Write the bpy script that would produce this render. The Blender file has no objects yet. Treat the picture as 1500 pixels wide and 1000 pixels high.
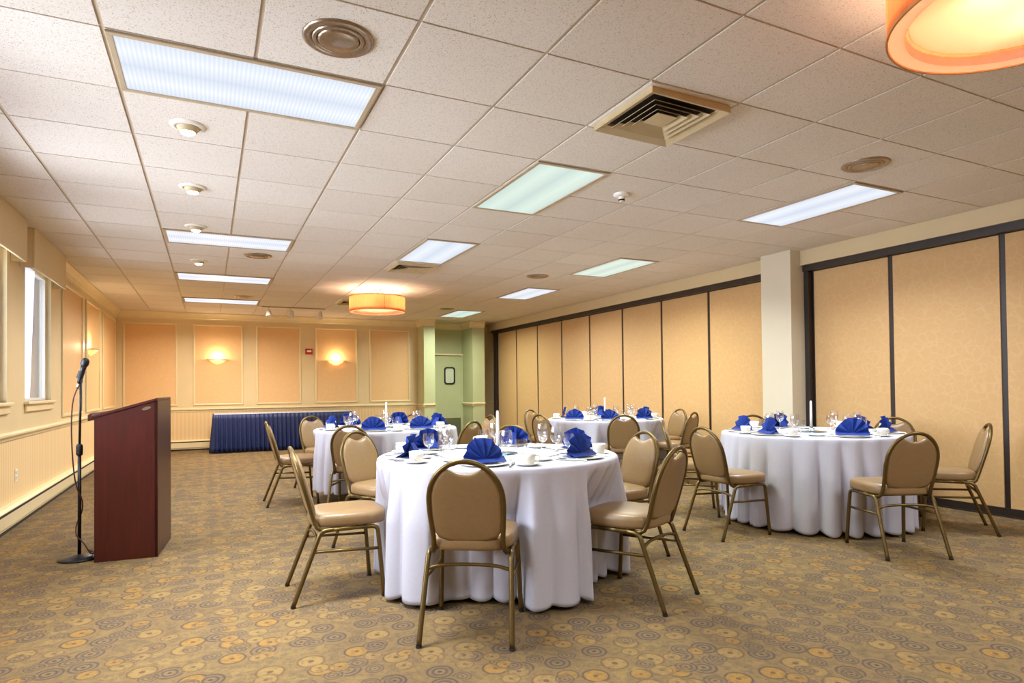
import bpy, bmesh, math, random
from mathutils import Vector, Matrix
random.seed(7)
PI = math.pi
sc = bpy.context.scene
col = bpy.context.collection
H = 2.745            # ceiling height
XL, XR, YB, YF = -1.6, 6.36, 14.0, -2.6

# ------------------------------------------------------------------ materials
def lin(h):
    h = h.lstrip('#')
    o = []
    for i in (0, 2, 4):
        c = int(h[i:i+2], 16) / 255
        o.append(c / 12.92 if c <= .04045 else ((c + .055) / 1.055) ** 2.4)
    return (o[0], o[1], o[2], 1)

class NT:
    def __init__(s, name):
        s.m = bpy.data.materials.new(name); s.m.use_nodes = True
        s.t = s.m.node_tree; s.n = s.t.nodes; s.l = s.t.links
        s.b = s.n['Principled BSDF']
    def node(s, typ, **kw):
        n = s.n.new(typ)
        for k, v in kw.items(): setattr(n, k, v)
        return n
    def link(s, a, b): s.l.new(a, b)
    def val(s, n, **kw):
        for k, v in kw.items(): n.inputs[k.replace('_', ' ')].default_value = v
    def coord(s, scale=(1, 1, 1)):
        tc = s.node('ShaderNodeTexCoord'); mp = s.node('ShaderNodeMapping')
        s.link(tc.outputs['Object'], mp.inputs['Vector']); mp.inputs['Scale'].default_value = scale
        return mp.outputs['Vector']
    def ramp(s, fac, stops, interp='LINEAR'):
        r = s.node('ShaderNodeValToRGB'); r.color_ramp.interpolation = interp
        els = r.color_ramp.elements
        while len(els) < len(stops): els.new(.5)
        for e, (p, c) in zip(els, stops):
            e.position = p; e.color = c
        s.link(fac, r.inputs['Fac']); return r.outputs['Color']
    def noise(s, vec, scale, detail=2, rough=.5):
        n = s.node('ShaderNodeTexNoise'); s.link(vec, n.inputs['Vector'])
        s.val(n, Scale=scale, Detail=detail, Roughness=rough); return n.outputs['Fac']
    def math(s, op, a, b=None, c=None):
        n = s.node('ShaderNodeMath', operation=op)
        for i, x in enumerate((a, b, c)):
            if x is None: continue
            if isinstance(x, (int, float)): n.inputs[i].default_value = x
            else: s.link(x, n.inputs[i])
        return n.outputs[0]
    def mix(s, fac, a, b, blend='MIX'):
        n = s.node('ShaderNodeMix', data_type='RGBA', blend_type=blend)
        for i, x in ((0, fac), (6, a), (7, b)):
            if isinstance(x, (int, float, tuple)): n.inputs[i].default_value = x
            else: s.link(x, n.inputs[i])
        return n.outputs[2]
    def bump(s, h, strength=.3, dist=.002):
        b = s.node('ShaderNodeBump'); s.val(b, Strength=strength, Distance=dist)
        s.link(h, b.inputs['Height']); s.link(b.outputs['Normal'], s.b.inputs['Normal'])

def plain(name, hexc, rough=.5, metal=0, var=.06, nscale=30, emit=0, spec=.5, bump=0):
    t = NT(name); c = lin(hexc); t.val(t.b, Roughness=rough, Metallic=metal)
    t.b.inputs['Specular IOR Level'].default_value = spec
    v = t.coord(); f = t.noise(v, nscale, 3)
    d = tuple(x * (1 - var) for x in c[:3]) + (1,); u = tuple(min(1, x * (1 + var)) for x in c[:3]) + (1,)
    cc = t.ramp(f, [(.3, d), (.7, u)]); t.link(cc, t.b.inputs['Base Color'])
    if bump: t.bump(f, bump)
    if emit:
        t.link(cc, t.b.inputs['Emission Color']); t.b.inputs['Emission Strength'].default_value = emit
    return t.m

def carpet_mat():
    t = NT('carpet'); v = t.coord((1, 1, 0))
    base = t.ramp(t.noise(v, 2.2, 4), [(.3, lin('#6e5a3c')), (.7, lin('#836b42'))])
    base = t.mix(t.ramp(t.noise(v, 16, 3, .6), [(.42, (0, 0, 0, 1)), (.62, (.4, .4, .4, 1))]), base, lin('#4a4038'))
    out = base
    for k, (sc_, off, rnd) in enumerate(((6.0, (0, 0, 0), .62), (7.3, (3.3, 1.7, 0), .8), (8.6, (7.1, 4.4, 0), .9))):
        mp = t.node('ShaderNodeMapping'); t.link(v, mp.inputs['Vector']); mp.inputs['Location'].default_value = off
        vo = t.node('ShaderNodeTexVoronoi', voronoi_dimensions='2D'); t.link(mp.outputs[0], vo.inputs['Vector'])
        t.val(vo, Scale=sc_, Randomness=rnd)
        d = vo.outputs['Distance']; cr = t.node('ShaderNodeSeparateColor'); t.link(vo.outputs['Color'], cr.inputs[0])
        dark = lin('#3f3635'); grey = lin('#5b5147'); gold = lin('#8a6833'); brown = lin('#5c432b'); tan = lin('#755f3f'); sand = lin('#866d42')
        gr = t.ramp(d, [(0, dark), (.04, dark), (.07, tan), (.13, tan), (.17, dark), (.21, grey), (.26, tan), (.32, dark), (.37, tan)])
        go = t.ramp(d, [(0, brown), (.05, brown), (.08, gold), (.27, gold), (.32, dark), (.37, tan)])
        sd = t.ramp(d, [(0, brown), (.06, brown), (.09, sand), (.29, sand), (.34, brown), (.38, tan)])
        pick = cr.outputs[0]
        ring = t.mix(t.math('GREATER_THAN', pick, .56), gr, sd)
        ring = t.mix(t.math('GREATER_THAN', pick, .84), ring, go)
        mask = t.math('LESS_THAN', d, .49 if k == 0 else .42)
        if k > 0: mask = t.math('MULTIPLY', mask, t.math('GREATER_THAN', cr.outputs[1], .55))
        mask = t.math('MULTIPLY', mask, .85 if k == 0 else .65)
        out = t.mix(mask, out, ring)
    out = t.mix(t.ramp(t.noise(v, 34, 3, .6), [(.48, (0, 0, 0, 1)), (.68, (.45, .45, .45, 1))]), out, lin('#4d433b'))
    w = t.noise(v, 260, 2)
    out = t.mix(.5, out, t.ramp(w, [(.3, (.25, .25, .25, 1)), (.7, (.78, .78, .78, 1))]), 'OVERLAY')
    t.link(out, t.b.inputs['Base Color']); t.val(t.b, Roughness=.95)
    t.b.inputs['Specular IOR Level'].default_value = .15
    t.bump(w, .5, .003); return t.m

def tile_mat():
    t = NT('ceiling_tile'); v = t.coord()
    sp = t.noise(v, 190, 2, .6); big = t.noise(v, .8, 2)
    vo = t.node('ShaderNodeTexVoronoi', voronoi_dimensions='2D'); t.val(vo, Scale=1/.61, Randomness=0)
    mp = t.node('ShaderNodeMapping'); t.link(v, mp.inputs['Vector']); mp.inputs['Location'].default_value = (.41+.305, -3.13+.305, 0)
    t.link(mp.outputs[0], vo.inputs['Vector'])
    c = t.ramp(big, [(.3, lin('#e0d8cc')), (.7, lin('#e6dfd4'))])
    s = t.node('ShaderNodeSeparateColor'); t.link(vo.outputs['Color'], s.inputs[0])
    c = t.mix(t.math('MULTIPLY', s.outputs[0], .3), c, lin('#c9bdac'))
    c = t.mix(t.ramp(sp, [(.36, (1, 1, 1, 1)), (.40, (0, 0, 0, 1))]), c, lin('#ab9d8a'))
    t.link(c, t.b.inputs['Base Color']); t.val(t.b, Roughness=.9); t.b.inputs['Specular IOR Level'].default_value = .2
    t.bump(sp, .3, .002); return t.m

def stripe_mat(name, a, b, axis, scale, rough=.6):
    t = NT(name); v = t.coord(); x = t.node('ShaderNodeSeparateXYZ'); t.link(v, x.inputs[0])
    f = t.math('SINE', t.math('MULTIPLY', x.outputs[axis], scale))
    f = t.math('MULTIPLY_ADD', f, .5, .5)
    c = t.ramp(f, [(.3, lin(a)), (.7, lin(b))]); c = t.mix(.25, c, t.ramp(t.noise(v, 60, 3), [(.3, lin(a)), (.7, lin(b))]))
    t.link(c, t.b.inputs['Base Color']); t.val(t.b, Roughness=rough); return t.m

def damask_mat(name, a, b, scale=16, rough=.65):
    t = NT(name); v = t.coord()
    n = t.noise(v, scale*.6, 1)
    mixv = t.node('ShaderNodeMix', data_type='VECTOR'); mixv.inputs[0].default_value = .12
    t.link(v, mixv.inputs[4]); nn = t.node('ShaderNodeTexNoise'); t.link(v, nn.inputs['Vector']); t.val(nn, Scale=5.0); t.link(nn.outputs['Color'], mixv.inputs[5])
    vo = t.node('ShaderNodeTexVoronoi', feature='DISTANCE_TO_EDGE'); t.link(mixv.outputs[1], vo.inputs['Vector']); t.val(vo, Scale=scale)
    c = t.ramp(vo.outputs['Distance'], [(.03, lin(b)), (.10, lin(a))])
    c = t.mix(t.ramp(n, [(.45, (0, 0, 0, 1)), (.55, (.5, .5, .5, 1))]), c, lin(a))
    t.link(c, t.b.inputs['Base Color']); t.val(t.b, Roughness=rough); t.b.inputs['Specular IOR Level'].default_value = .25
    t.bump(t.noise(v, 150, 2), .25, .001); return t.m

def wood_mat(name, a, b):
    t = NT(name); v = t.coord((14, 14, 1.0))
    n = t.noise(v, 3.0, 6, .6)
    c = t.ramp(n, [(.3, lin(a)), (.7, lin(b))]); t.link(c, t.b.inputs['Base Color']); t.val(t.b, Roughness=.33); return t.m

def glass_mat(name, tint=(1, 1, 1, 1), refl=.12):
    m = bpy.data.materials.new(name); m.use_nodes = True; nt = m.node_tree; nt.nodes.clear()
    o = nt.nodes.new('ShaderNodeOutputMaterial'); mx = nt.nodes.new('ShaderNodeMixShader')
    tr = nt.nodes.new('ShaderNodeBsdfTransparent'); gl = nt.nodes.new('ShaderNodeBsdfGlossy'); gl.inputs['Roughness'].default_value = .04
    tr.inputs['Color'].default_value = tint
    lw = nt.nodes.new('ShaderNodeLayerWeight'); lw.inputs['Blend'].default_value = .35
    nz = nt.nodes.new('ShaderNodeMath'); nz.operation = 'MULTIPLY_ADD'; nz.inputs[1].default_value = .75; nz.inputs[2].default_value = refl
    nt.links.new(lw.outputs['Facing'], nz.inputs[0]); nt.links.new(nz.outputs[0], mx.inputs[0])
    nt.links.new(tr.outputs[0], mx.inputs[1]); nt.links.new(gl.outputs[0], mx.inputs[2]); nt.links.new(mx.outputs[0], o.inputs[0])
    return m

def translucent_mat(name, hexc, tr=.6, stripes=0, rough=.8, hexd=None):
    t = NT(name); v = t.coord((1, 1, .05)); c = lin(hexc)
    f = t.noise(v, 40, 4, .6)
    d = tuple(x * .86 for x in c[:3]) + (1,)
    cc = t.ramp(f, [(.35, d if stripes else c), (.65, c)])
    t.link(cc, t.b.inputs['Base Color']); t.val(t.b, Roughness=rough)
    tl = t.node('ShaderNodeBsdfTranslucent'); t.link(cc, tl.inputs['Color'])
    mx = t.node('ShaderNodeMixShader'); mx.inputs[0].default_value = tr
    out = t.n['Material Output']
    t.link(t.b.outputs[0], mx.inputs[1]); t.link(tl.outputs[0], mx.inputs[2]); t.link(mx.outputs[0], out.inputs['Surface'])
    return t.m

def lens_mat(name, hexc, strength, axis):
    t = NT(name); v = t.coord(); x = t.node('ShaderNodeSeparateXYZ'); t.link(v, x.inputs[0])
    other = 1 - axis
    rib = t.math('MULTIPLY_ADD', t.math('SINE', t.math('MULTIPLY', x.outputs[axis], 2 * PI / .020)), .5, .5)
    # two fluorescent tubes glow behind the ribbed lens
    tube = t.math('ABSOLUTE', t.math('SUBTRACT', t.math('ABSOLUTE', x.outputs[other]), .14))
    g = t.ramp(tube, [(0, (1, 1, 1, 1)), (.09, (.86, .88, .90, 1)), (.16, (.70, .76, .84, 1))])
    c = t.mix(1, g, lin(hexc), 'MULTIPLY'); c = t.mix(t.math('MULTIPLY', rib, .30), c, lin('#a9bdd6'))
    t.link(c, t.b.inputs['Emission Color']); t.b.inputs['Emission Strength'].default_value = strength
    t.b.inputs['Base Color'].default_value = (.06, .06, .06, 1); t.val(t.b, Roughness=.4); return t.m

M = {}
M['carpet'] = carpet_mat(); M['tile'] = tile_mat()
M['cream'] = plain('cream_wall_paint', '#dbc598', .45, nscale=3, var=.03)
M['cream_trim'] = plain('cream_gloss_trim', '#e2d0a4', .32, nscale=5, var=.03)
M['soffit'] = plain('soffit_paint', '#cbb88f', .6, nscale=3, var=.02)
M['column'] = plain('column_paint', '#cfc5ad', .55, nscale=3, var=.02)
M['green'] = plain('pale_green_paint', '#b6b98c', .5, nscale=3, var=.03)
M['paper'] = damask_mat('peach_wallpaper', '#e2b983', '#e6c190', 30, .5)
M['strx'] = stripe_mat('striped_wallpaper_back', '#dcb880', '#e2c494', 0, 2*PI/.07)
M['stry'] = stripe_mat('striped_wallpaper_left', '#dfbb84', '#e8cd9c', 1, 2*PI/.07)
M['panel'] = damask_mat('partition_fabric', '#c9a26e', '#cda876', 15, .6)
M['dark'] = plain('dark_bronze', '#2b211a', .45, nscale=10)
M['grid'] = plain('grid_paint', '#c3b39c', .5, nscale=8)
M['fixture'] = plain('fixture_frame', '#b3a083', .4, nscale=8)
M['gap'] = plain('dark_gap', '#241c14', .9)
M['gold'] = plain('antique_gold_metal', '#66522b', .34, metal=.7, nscale=20)
M['vinyl'] = plain('tan_vinyl', '#866a46', .36, nscale=50, var=.05, bump=.08)
M['cloth'] = plain('white_linen', '#b9b7c1', .8, nscale=60, var=.02, spec=.2, bump=.05)
M['napkin'] = plain('royal_blue_cotton', '#15307e', .75, nscale=90, var=.12, spec=.25)
M['navy'] = plain('navy_polyester', '#13214f', .6, nscale=40, var=.1)
M['china'] = plain('white_china', '#dcd9d0', .18, nscale=8, var=.02)
M['silver'] = plain('stainless_steel', '#c4c4c2', .2, metal=1, nscale=8)
M['brushed'] = plain('brushed_metal', '#a08d78', .28, metal=.8, nscale=70, var=.15)
M['wax'] = plain('white_wax', '#f4f1ea', .5, nscale=8, var=.02)
M['mirror'] = plain('mirror_glass', '#5d7f88', .05, metal=.9, nscale=3, var=.02)
M['glass'] = glass_mat('drinking_glass'); M['pane'] = glass_mat('window_glass', (.97, .98, 1, 1), .0)
M['wood'] = wood_mat('mahogany_laminate', '#360e09', '#4c160f')
M['wood_edge'] = wood_mat('mahogany_front', '#351510', '#4c231a')
M['black'] = plain('black_metal', '#17171a', .35, metal=.3, nscale=20)
M['rubber'] = plain('black_rubber', '#111113', .6, nscale=20)
M['mesh'] = plain('grille_mesh', '#3a3a3c', .45, metal=.8, nscale=400, var=.5)
M['cable'] = plain('cable_red_brown', '#4a1a14', .5, nscale=20)
M['valance'] = plain('valance_fabric', '#dcc8a0', .8, nscale=40, var=.03)
M['sheer'] = translucent_mat('sheer_curtain', '#e6e2ee', .55, rough=.9)
M['white'] = plain('white_plastic', '#e8e3d8', .4, nscale=10, var=.02)
M['red'] = plain('red_plastic', '#a8281c', .4, nscale=10)
M['vent'] = plain('vent_enamel', '#c0ac84', .45, nscale=10)
M['shade'] = translucent_mat('orange_pleated_shade', '#dd8450', .5, stripes=1)
M['diffuser'] = translucent_mat('pendant_diffuser', '#fbeedd', .6)
M['lining'] = translucent_mat('pendant_lining', '#ffffff', .85); M['opal'] = translucent_mat('lit_opal_glass', '#fff0d8', .75, rough=.3)
M['bulb'] = plain('lit_bulb', '#ffe2b8', .3, emit=14, var=.01)
M['lensx'] = lens_mat('ribbed_lens_cool', '#eef5ff', .90, 0)
M['lensy'] = lens_mat('ribbed_lens_daylight', '#ecf3ff', .90, 1)
M['lensg'] = lens_mat('ribbed_lens_greenish', '#e2f8e8', .84, 1)
M['greenkick'] = plain('kick_plate', '#6e6e50', .4, metal=.3, nscale=10)

# ------------------------------------------------------------------ mesh helpers
def obj(name, bm, mat, parent=None, smooth=False, loc=None, solid=0, bevel=0):
    me = bpy.data.meshes.new(name); bm.normal_update(); bm.to_mesh(me); bm.free()
    mats = mat if isinstance(mat, (list, tuple)) else [mat]
    for m in mats: me.materials.append(m)
    if smooth:
        for p in me.polygons: p.use_smooth = True
    o = bpy.data.objects.new(name, me); col.objects.link(o)
    if parent: o.parent = parent
    if loc: o.location = loc
    if solid:
        s = o.modifiers.new('thickness', 'SOLIDIFY'); s.thickness = solid; s.offset = -1
    if bevel:
        b = o.modifiers.new('bevel', 'BEVEL'); b.width = bevel; b.segments = 2; b.limit_method = 'ANGLE'
    return o
def box(bm, x0, x1, y0, y1, z0, z1, mi=0):
    v = [bm.verts.new(p) for p in ((x0,y0,z0),(x1,y0,z0),(x1,y1,z0),(x0,y1,z0),(x0,y0,z1),(x1,y0,z1),(x1,y1,z1),(x0,y1,z1))]
    for f in ((0,3,2,1),(4,5,6,7),(0,1,5,4),(1,2,6,5),(2,3,7,6),(3,0,4,7)):
        fa = bm.faces.new([v[i] for i in f]); fa.material_index = mi
    return v
def B(*a):
    bm = bmesh.new(); box(bm, *a); return bm
def lathe(bm, prof, n=32, c=(0, 0, 0), a0=0, a1=2*PI):
    full = abs(a1 - a0 - 2*PI) < 1e-6; k = n if full else n + 1
    rings = []
    for r, z in prof:
        if r < 1e-5: rings.append([bm.verts.new((c[0], c[1], c[2] + z))])
        else: rings.append([bm.verts.new((c[0] + r*math.cos(a0+(a1-a0)*i/n), c[1] + r*math.sin(a0+(a1-a0)*i/n), c[2] + z)) for i in range(k)])
    for A, Bq in zip(rings, rings[1:]):
        for i in range(n):
            j = (i + 1) % k
            a = [A[i], A[j]] if len(A) > 1 else [A[0]]; b = [Bq[j], Bq[i]] if len(Bq) > 1 else [Bq[0]]
            if len(a) + len(b) > 2: bm.faces.new(a + b)
    return bm
def chaikin(P, it=2):
    P = [Vector(p) for p in P]
    for _ in range(it):
        Q = [P[0]]
        for a, b in zip(P, P[1:]): Q += [a*.75 + b*.25, a*.25 + b*.75]
        Q.append(P[-1]); P = Q
    return P
def tube(bm, P, r, n=8, smooth=2, flat=1.0):
    P = chaikin(P, smooth) if smooth else [Vector(p) for p in P]
    rings = []; up = None
    for i, p in enumerate(P):
        d = (P[min(i+1, len(P)-1)] - P[max(i-1, 0)]).normalized()
        if up is None: up = d.orthogonal().normalized()
        up = (up - d*up.dot(d)).normalized(); s = d.cross(up)
        rr = r[i] if isinstance(r, list) else r
        rings.append([bm.verts.new(p + up*rr*math.cos(2*PI*k/n) + s*rr*flat*math.sin(2*PI*k/n)) for k in range(n)])
    for A, Bq in zip(rings, rings[1:]):
        for k in range(n): bm.faces.new((A[k], A[(k+1) % n], Bq[(k+1) % n], Bq[k]))
    bm.faces.new(rings[0][::-1]); bm.faces.new(rings[-1]); return bm
def T(P, r, **k): return tube(bmesh.new(), P, r, **k)
def L(prof, n=32, **k): return lathe(bmesh.new(), prof, n, **k)
def prism(bm, poly, lo, hi, axis='y'):   # extrude a 2-D outline along an axis
    def P(a, b, t): return {'y': (a, t, b), 'x': (t, a, b), 'z': (a, b, t)}[axis]
    A = [bm.verts.new(P(a, b, lo)) for a, b in poly]; C = [bm.verts.new(P(a, b, hi)) for a, b in poly]
    bm.faces.new(A); bm.faces.new(C[::-1]); n = len(poly)
    for i in range(n): bm.faces.new((A[(i+1) % n], A[i], C[i], C[(i+1) % n]))
    bmesh.ops.recalc_face_normals(bm, faces=bm.faces); return bm

def thing(name, label, cat, loc=(0, 0, 0), rz=0, group=None):
    o = bpy.data.objects.new(name, None); col.objects.link(o); o.location = loc; o.rotation_euler = (0, 0, rz)
    o.empty_display_size = .1
    o['label'] = label; o['category'] = cat
    if group: o['group'] = group
    return o
def tag(o, label, cat, group=None):
    o['label'] = label; o['category'] = cat
    if group: o['group'] = group
    return o
def struct(name, bm, mat, **k):
    o = obj(name, bm, mat, **k)
    if not k.get('parent'): o['kind'] = 'structure'
    return o
def dup(root, loc, rz, label, group=None, name=None):
    r = root.copy(); col.objects.link(r); r.location = loc; r.rotation_euler = (0, 0, rz); r['label'] = label
    if group: r['group'] = group
    for ch in list(root.children):
        c = ch.copy(); col.objects.link(c); c.parent = r
        for g in ch.children:
            d = g.copy(); col.objects.link(d); d.parent = c
    return r

# ------------------------------------------------------------------ room shell
struct('floor', B(XL-.3, 6.7, YF, 14.9, -.1, 0), M['carpet'])
# ceiling: tegular tiles on a 0.61 m grid
bm = bmesh.new(); GX0, GY0 = -.41, 3.13
box(bm, XL-.3, 6.7, YF, 14.9, H+.007, H+.1, 1)
for i in range(-2, 12):
    for j in range(-10, 20):
        x0 = max(GX0 + .61*i, XL) + .010; x1 = min(GX0 + .61*(i+1), 6.22) - .010
        y0 = max(GY0 + .61*j, YF) + .006; y1 = min(GY0 + .61*(j+1), 14.6) - .006
        if x1 - x0 < .03 or y1 - y0 < .03: continue
        box(bm, x0, x1, y0, y1, H, H+.0065, 0)
struct('ceiling', bm, [M['tile'], M['grid']])

# left wall with window openings
wins = [(7.46, 8.56), (5.76, 6.86), (4.06, 5.16), (2.36, 3.46)]
WZ0, WZ1, RAIL = 1.10, 2.46, .80
bm = bmesh.new(); TH = .11
box(bm, XL-TH, XL, YF, YB, 0, RAIL, 1)
box(bm, XL-TH, XL, YF, YB, RAIL, WZ0, 0); box(bm, XL-TH, XL, YF, YB, WZ1, H+.05, 0)
ys = [YF] + [v for w in sorted(wins) for v in w] + [YB]
for a, b in zip(ys[0::2], ys[1::2]): box(bm, XL-TH, XL, a, b, WZ0, WZ1, 0)
struct('wall_left', bm, [M['cream'], M['stry']])
# back wall, pilaster, alcove with door
bm = bmesh.new()
box(bm, XL-TH, 4.36, YB, YB+.2, 0, RAIL, 1); box(bm, XL-TH, 4.36, YB, YB+.2, RAIL, H+.05, 0)
struct('wall_back', bm, [M['cream'], M['strx']])
struct('wall_pilaster', B(4.36, 4.62, 13.52, 14.7, 0, H+.05), M['green'])
struct('wall_alcove', B(4.62, 5.56, 14.26, 14.5, 0, H+.05), M['green'])
struct('wall_pier', B(5.56, 5.86, 13.55, 14.4, 0, H+.05), M['green'])
struct('wall_corner', B(5.86, 6.7, 14.2, 14.4, 0, H+.05), M['cream'])
struct('wall_front', B(XL-.3, 6.7, YF-.15, YF, 0, H+.05), M['cream'])
struct('wall_right', B(6.45, 6.6, YF, 14.9, 0, H+.05), M['cream'])
bm = bmesh.new(); box(bm, 6.22, 6.45, YF, 5.06, 2.575, H+.05); box(bm, 6.22, 6.45, 5.49, 14.2, 2.575, H+.05)
struct('wall_soffit', bm, M['soffit'])
struct('wall_column', B(6.05, 6.45, 5.06, 5.49, 0, H+.05), M['column'], bevel=.004)
# dark partition track, bottom seal, jambs
bm = bmesh.new()
for a, b in ((YF, 5.06), (5.49, 14.0)):
    box(bm, 6.25, 6.45, a, b, 2.505, 2.575)
    box(bm, 6.30, 6.45, a, b, 0, .012)
box(bm, 6.27, 6.45, 5.00, 5.06, 0, 2.505); box(bm, 6.27, 6.45, 5.49, 5.54, 0, 2.505); box(bm, 6.27, 6.45, 13.82, 13.94, 0, 2.505)
struct('trim_1', bm, M['dark'])
bm = bmesh.new(); box(bm, 6.205, 6.22, YF, 5.06, 2.572, 2.586); box(bm, 6.205, 6.22, 5.49, 14.0, 2.572, 2.586)
struct('trim_2', bm, M['soffit'])
# crown mouldings
def crown(n, x0, x1, y0, y1, side):
    bm = bmesh.new()
    prof = [(0, .0), (0, -.15), (.012, -.15), (.012, -.125), (.022, -.115), (.030, -.085), (.055, -.045), (.075, -.032), (.085, -.02), (.085, 0)]
    if side == 'left': prism(bm, [(XL + a, H + b) for a, b in prof], y0, y1, 'y')
    elif side == 'front': prism(bm, [(y1 - a, H + b) for a, b in prof], x0, x1, 'x')
    elif side == 'face': prism(bm, [(x1 - a, H + b) for a, b in prof], y0, y1, 'y')
    struct('trim_%d' % n, bm, M['cream_trim'])
crown(3, 0, 0, 8.68, YB, 'left'); crown(4, XL, 4.36, 0, YB, 'front'); crown(5, 0, 4.36, 13.5, YB, 'face')
crown(6, 4.28, 4.62, 0, 13.52, 'front'); crown(7, 5.48, 5.86, 0, 13.55, 'front'); crown(8, 0, 5.56, 13.5, 14.26, 'face'); crown(9, 4.62, 5.56, 0, 14.26, 'front')
# chair rails
rp = [(0, -.035), (.010, -.035), (.010, -.015), (.016, -.010), (.026, 0), (.034, .004), (.034, .020), (.026, .028), (.0, .034)]
def rail(n, kind, a, b, at, mat='cream_trim'):
    bm = bmesh.new()
    if kind == 'left': prism(bm, [(at + p, RAIL + q) for p, q in rp], a, b, 'y')
    elif kind == 'front': prism(bm, [(at - p, RAIL + q) for p, q in rp], a, b, 'x')
    elif kind == 'face': prism(bm, [(at - p, RAIL + q) for p, q in rp], a, b, 'y')
    struct('trim_%d' % n, bm, M[mat])
rail(10, 'left', YF, YB, XL); rail(11, 'front', XL, 4.36, YB); rail(12, 'face', 13.49, YB, 4.36); rail(13, 'front', 4.33, 4.62, 13.52)
rail(14, 'front', 5.53, 5.86, 13.55); rail(15, 'face', 13.52, 14.26, 5.56); rail(16, 'front', 5.86, 6.36, 14.2)
# picture-frame moulding panels with wallpaper insets
def wall_frame(n, side, a, b, z0=.885, z1=2.525):
    bm = bmesh.new(); w = .035; d = .020
    for (p0, p1, q0, q1) in ((a, b, z0, z0+w), (a, b, z1-w, z1), (a, a+w, z0+w, z1-w), (b-w, b, z0+w, z1-w)):
        if side == 'back': box(bm, p0, p1, YB-d, YB, q0, q1)
        else: box(bm, XL, XL+d, p0, p1, q0, q1)
    o = struct('trim_%d' % n, bm, M['cream_trim'], bevel=.007)
    bi = B(a+w, b-w, YB-.004, YB, z0+w, z1-w) if side == 'back' else B(XL, XL+.004, a+w, b-w, z0+w, z1-w)
    obj('wallpaper_inset', bi, M['paper'], parent=o)
for k, (a, b) in enumerate(((-1.49, -.57), (-.29, .63), (.88, 1.77), (2.06, 2.97), (3.24, 4.17))): wall_frame(17+k, 'back', a, b)
for k, (a, b) in enumerate(((9.10, 10.44), (10.72, 11.94), (12.28, 13.82))): wall_frame(22+k, 'left', a, b)
# windows: frame, pane, sill
for k, (a, b) in enumerate(wins):
    bm = bmesh.new(); x = XL - .10; f = .028
    box(bm, x, x+.05, a, b, WZ0, WZ0+f); box(bm, x, x+.05, a, b, WZ1-f, WZ1)
    box(bm, x, x+.05, a, a+f, WZ0+f, WZ1-f); box(bm, x, x+.05, b-f, b, WZ0+f, WZ1-f)
    w = struct('window_%d' % (k+1), bm, M['white'])
    obj('pane', B(x+.02, x+.026, a+f, b-f, WZ0+f, WZ1-f), M['pane'], parent=w)
    bm = bmesh.new(); box(bm, XL-.12, XL+.045, a-.05, b+.05, WZ0-.03, WZ0); box(bm, XL, XL+.022, a-.03, b+.03, WZ0-.10, WZ0-.03)
    obj('sill', bm, M['cream_trim'], parent=w, bevel=.006)
# door
d = struct('door_1', B(4.72, 5.52, 14.21, 14.255, 0, 1.96), M['green'])
bm = bmesh.new(); x0, x1, z0, z1, yy = 5.08, 5.36, 1.27, 1.69, 14.20
def rr(x0, x1, z0, z1, r, n=6):
    P = []
    for cx, cz, s in ((x1-r, z1-r, 0), (x0+r, z1-r, 1), (x0+r, z0+r, 2), (x1-r, z0+r, 3)):
        for i in range(n+1):
            a = PI/2*(s + i/n); P.append((cx + r*math.cos(a), cz + r*math.sin(a)))
    return P
O_, I_ = rr(x0, x1, z0, z1, .07), rr(x0+.035, x1-.035, z0+.035, z1-.035, .045)
vo = [[bm.verts.new((a, y, b)) for a, b in Q] for Q, y in ((O_, 14.21), (O_, 14.19), (I_, 14.19), (I_, 14.21))]
for A, C_ in zip(vo, vo[1:]):
    for i in range(len(A)): bm.faces.new((A[i], A[(i+1) % len(A)], C_[(i+1) % len(A)], C_[i]))
bmesh.ops.recalc_face_normals(bm, faces=bm.faces)
obj('window_gasket', bm, M['rubber'], parent=d)
obj('window_pane', prism(bmesh.new(), I_, 14.200, 14.209, 'y'), plain('frosted_pane', '#c9cdb4', .15, nscale=5), parent=d)
obj('kick_plate', B(4.74, 5.50, 14.204, 14.21, 0, .46), M['greenkick'], parent=d)
bm = bmesh.new(); box(bm, 4.62, 5.56, 14.17, 14.26, 1.97, 2.01); struct('trim_25', bm, M['cream_trim'])
bm = bmesh.new(); box(bm, 4.64, 4.72, 14.22, 14.26, 0, 1.97); box(bm, 5.52, 5.56, 14.20, 14.26, 0, 1.97); struct('trim_26', bm, M['green'])
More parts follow.
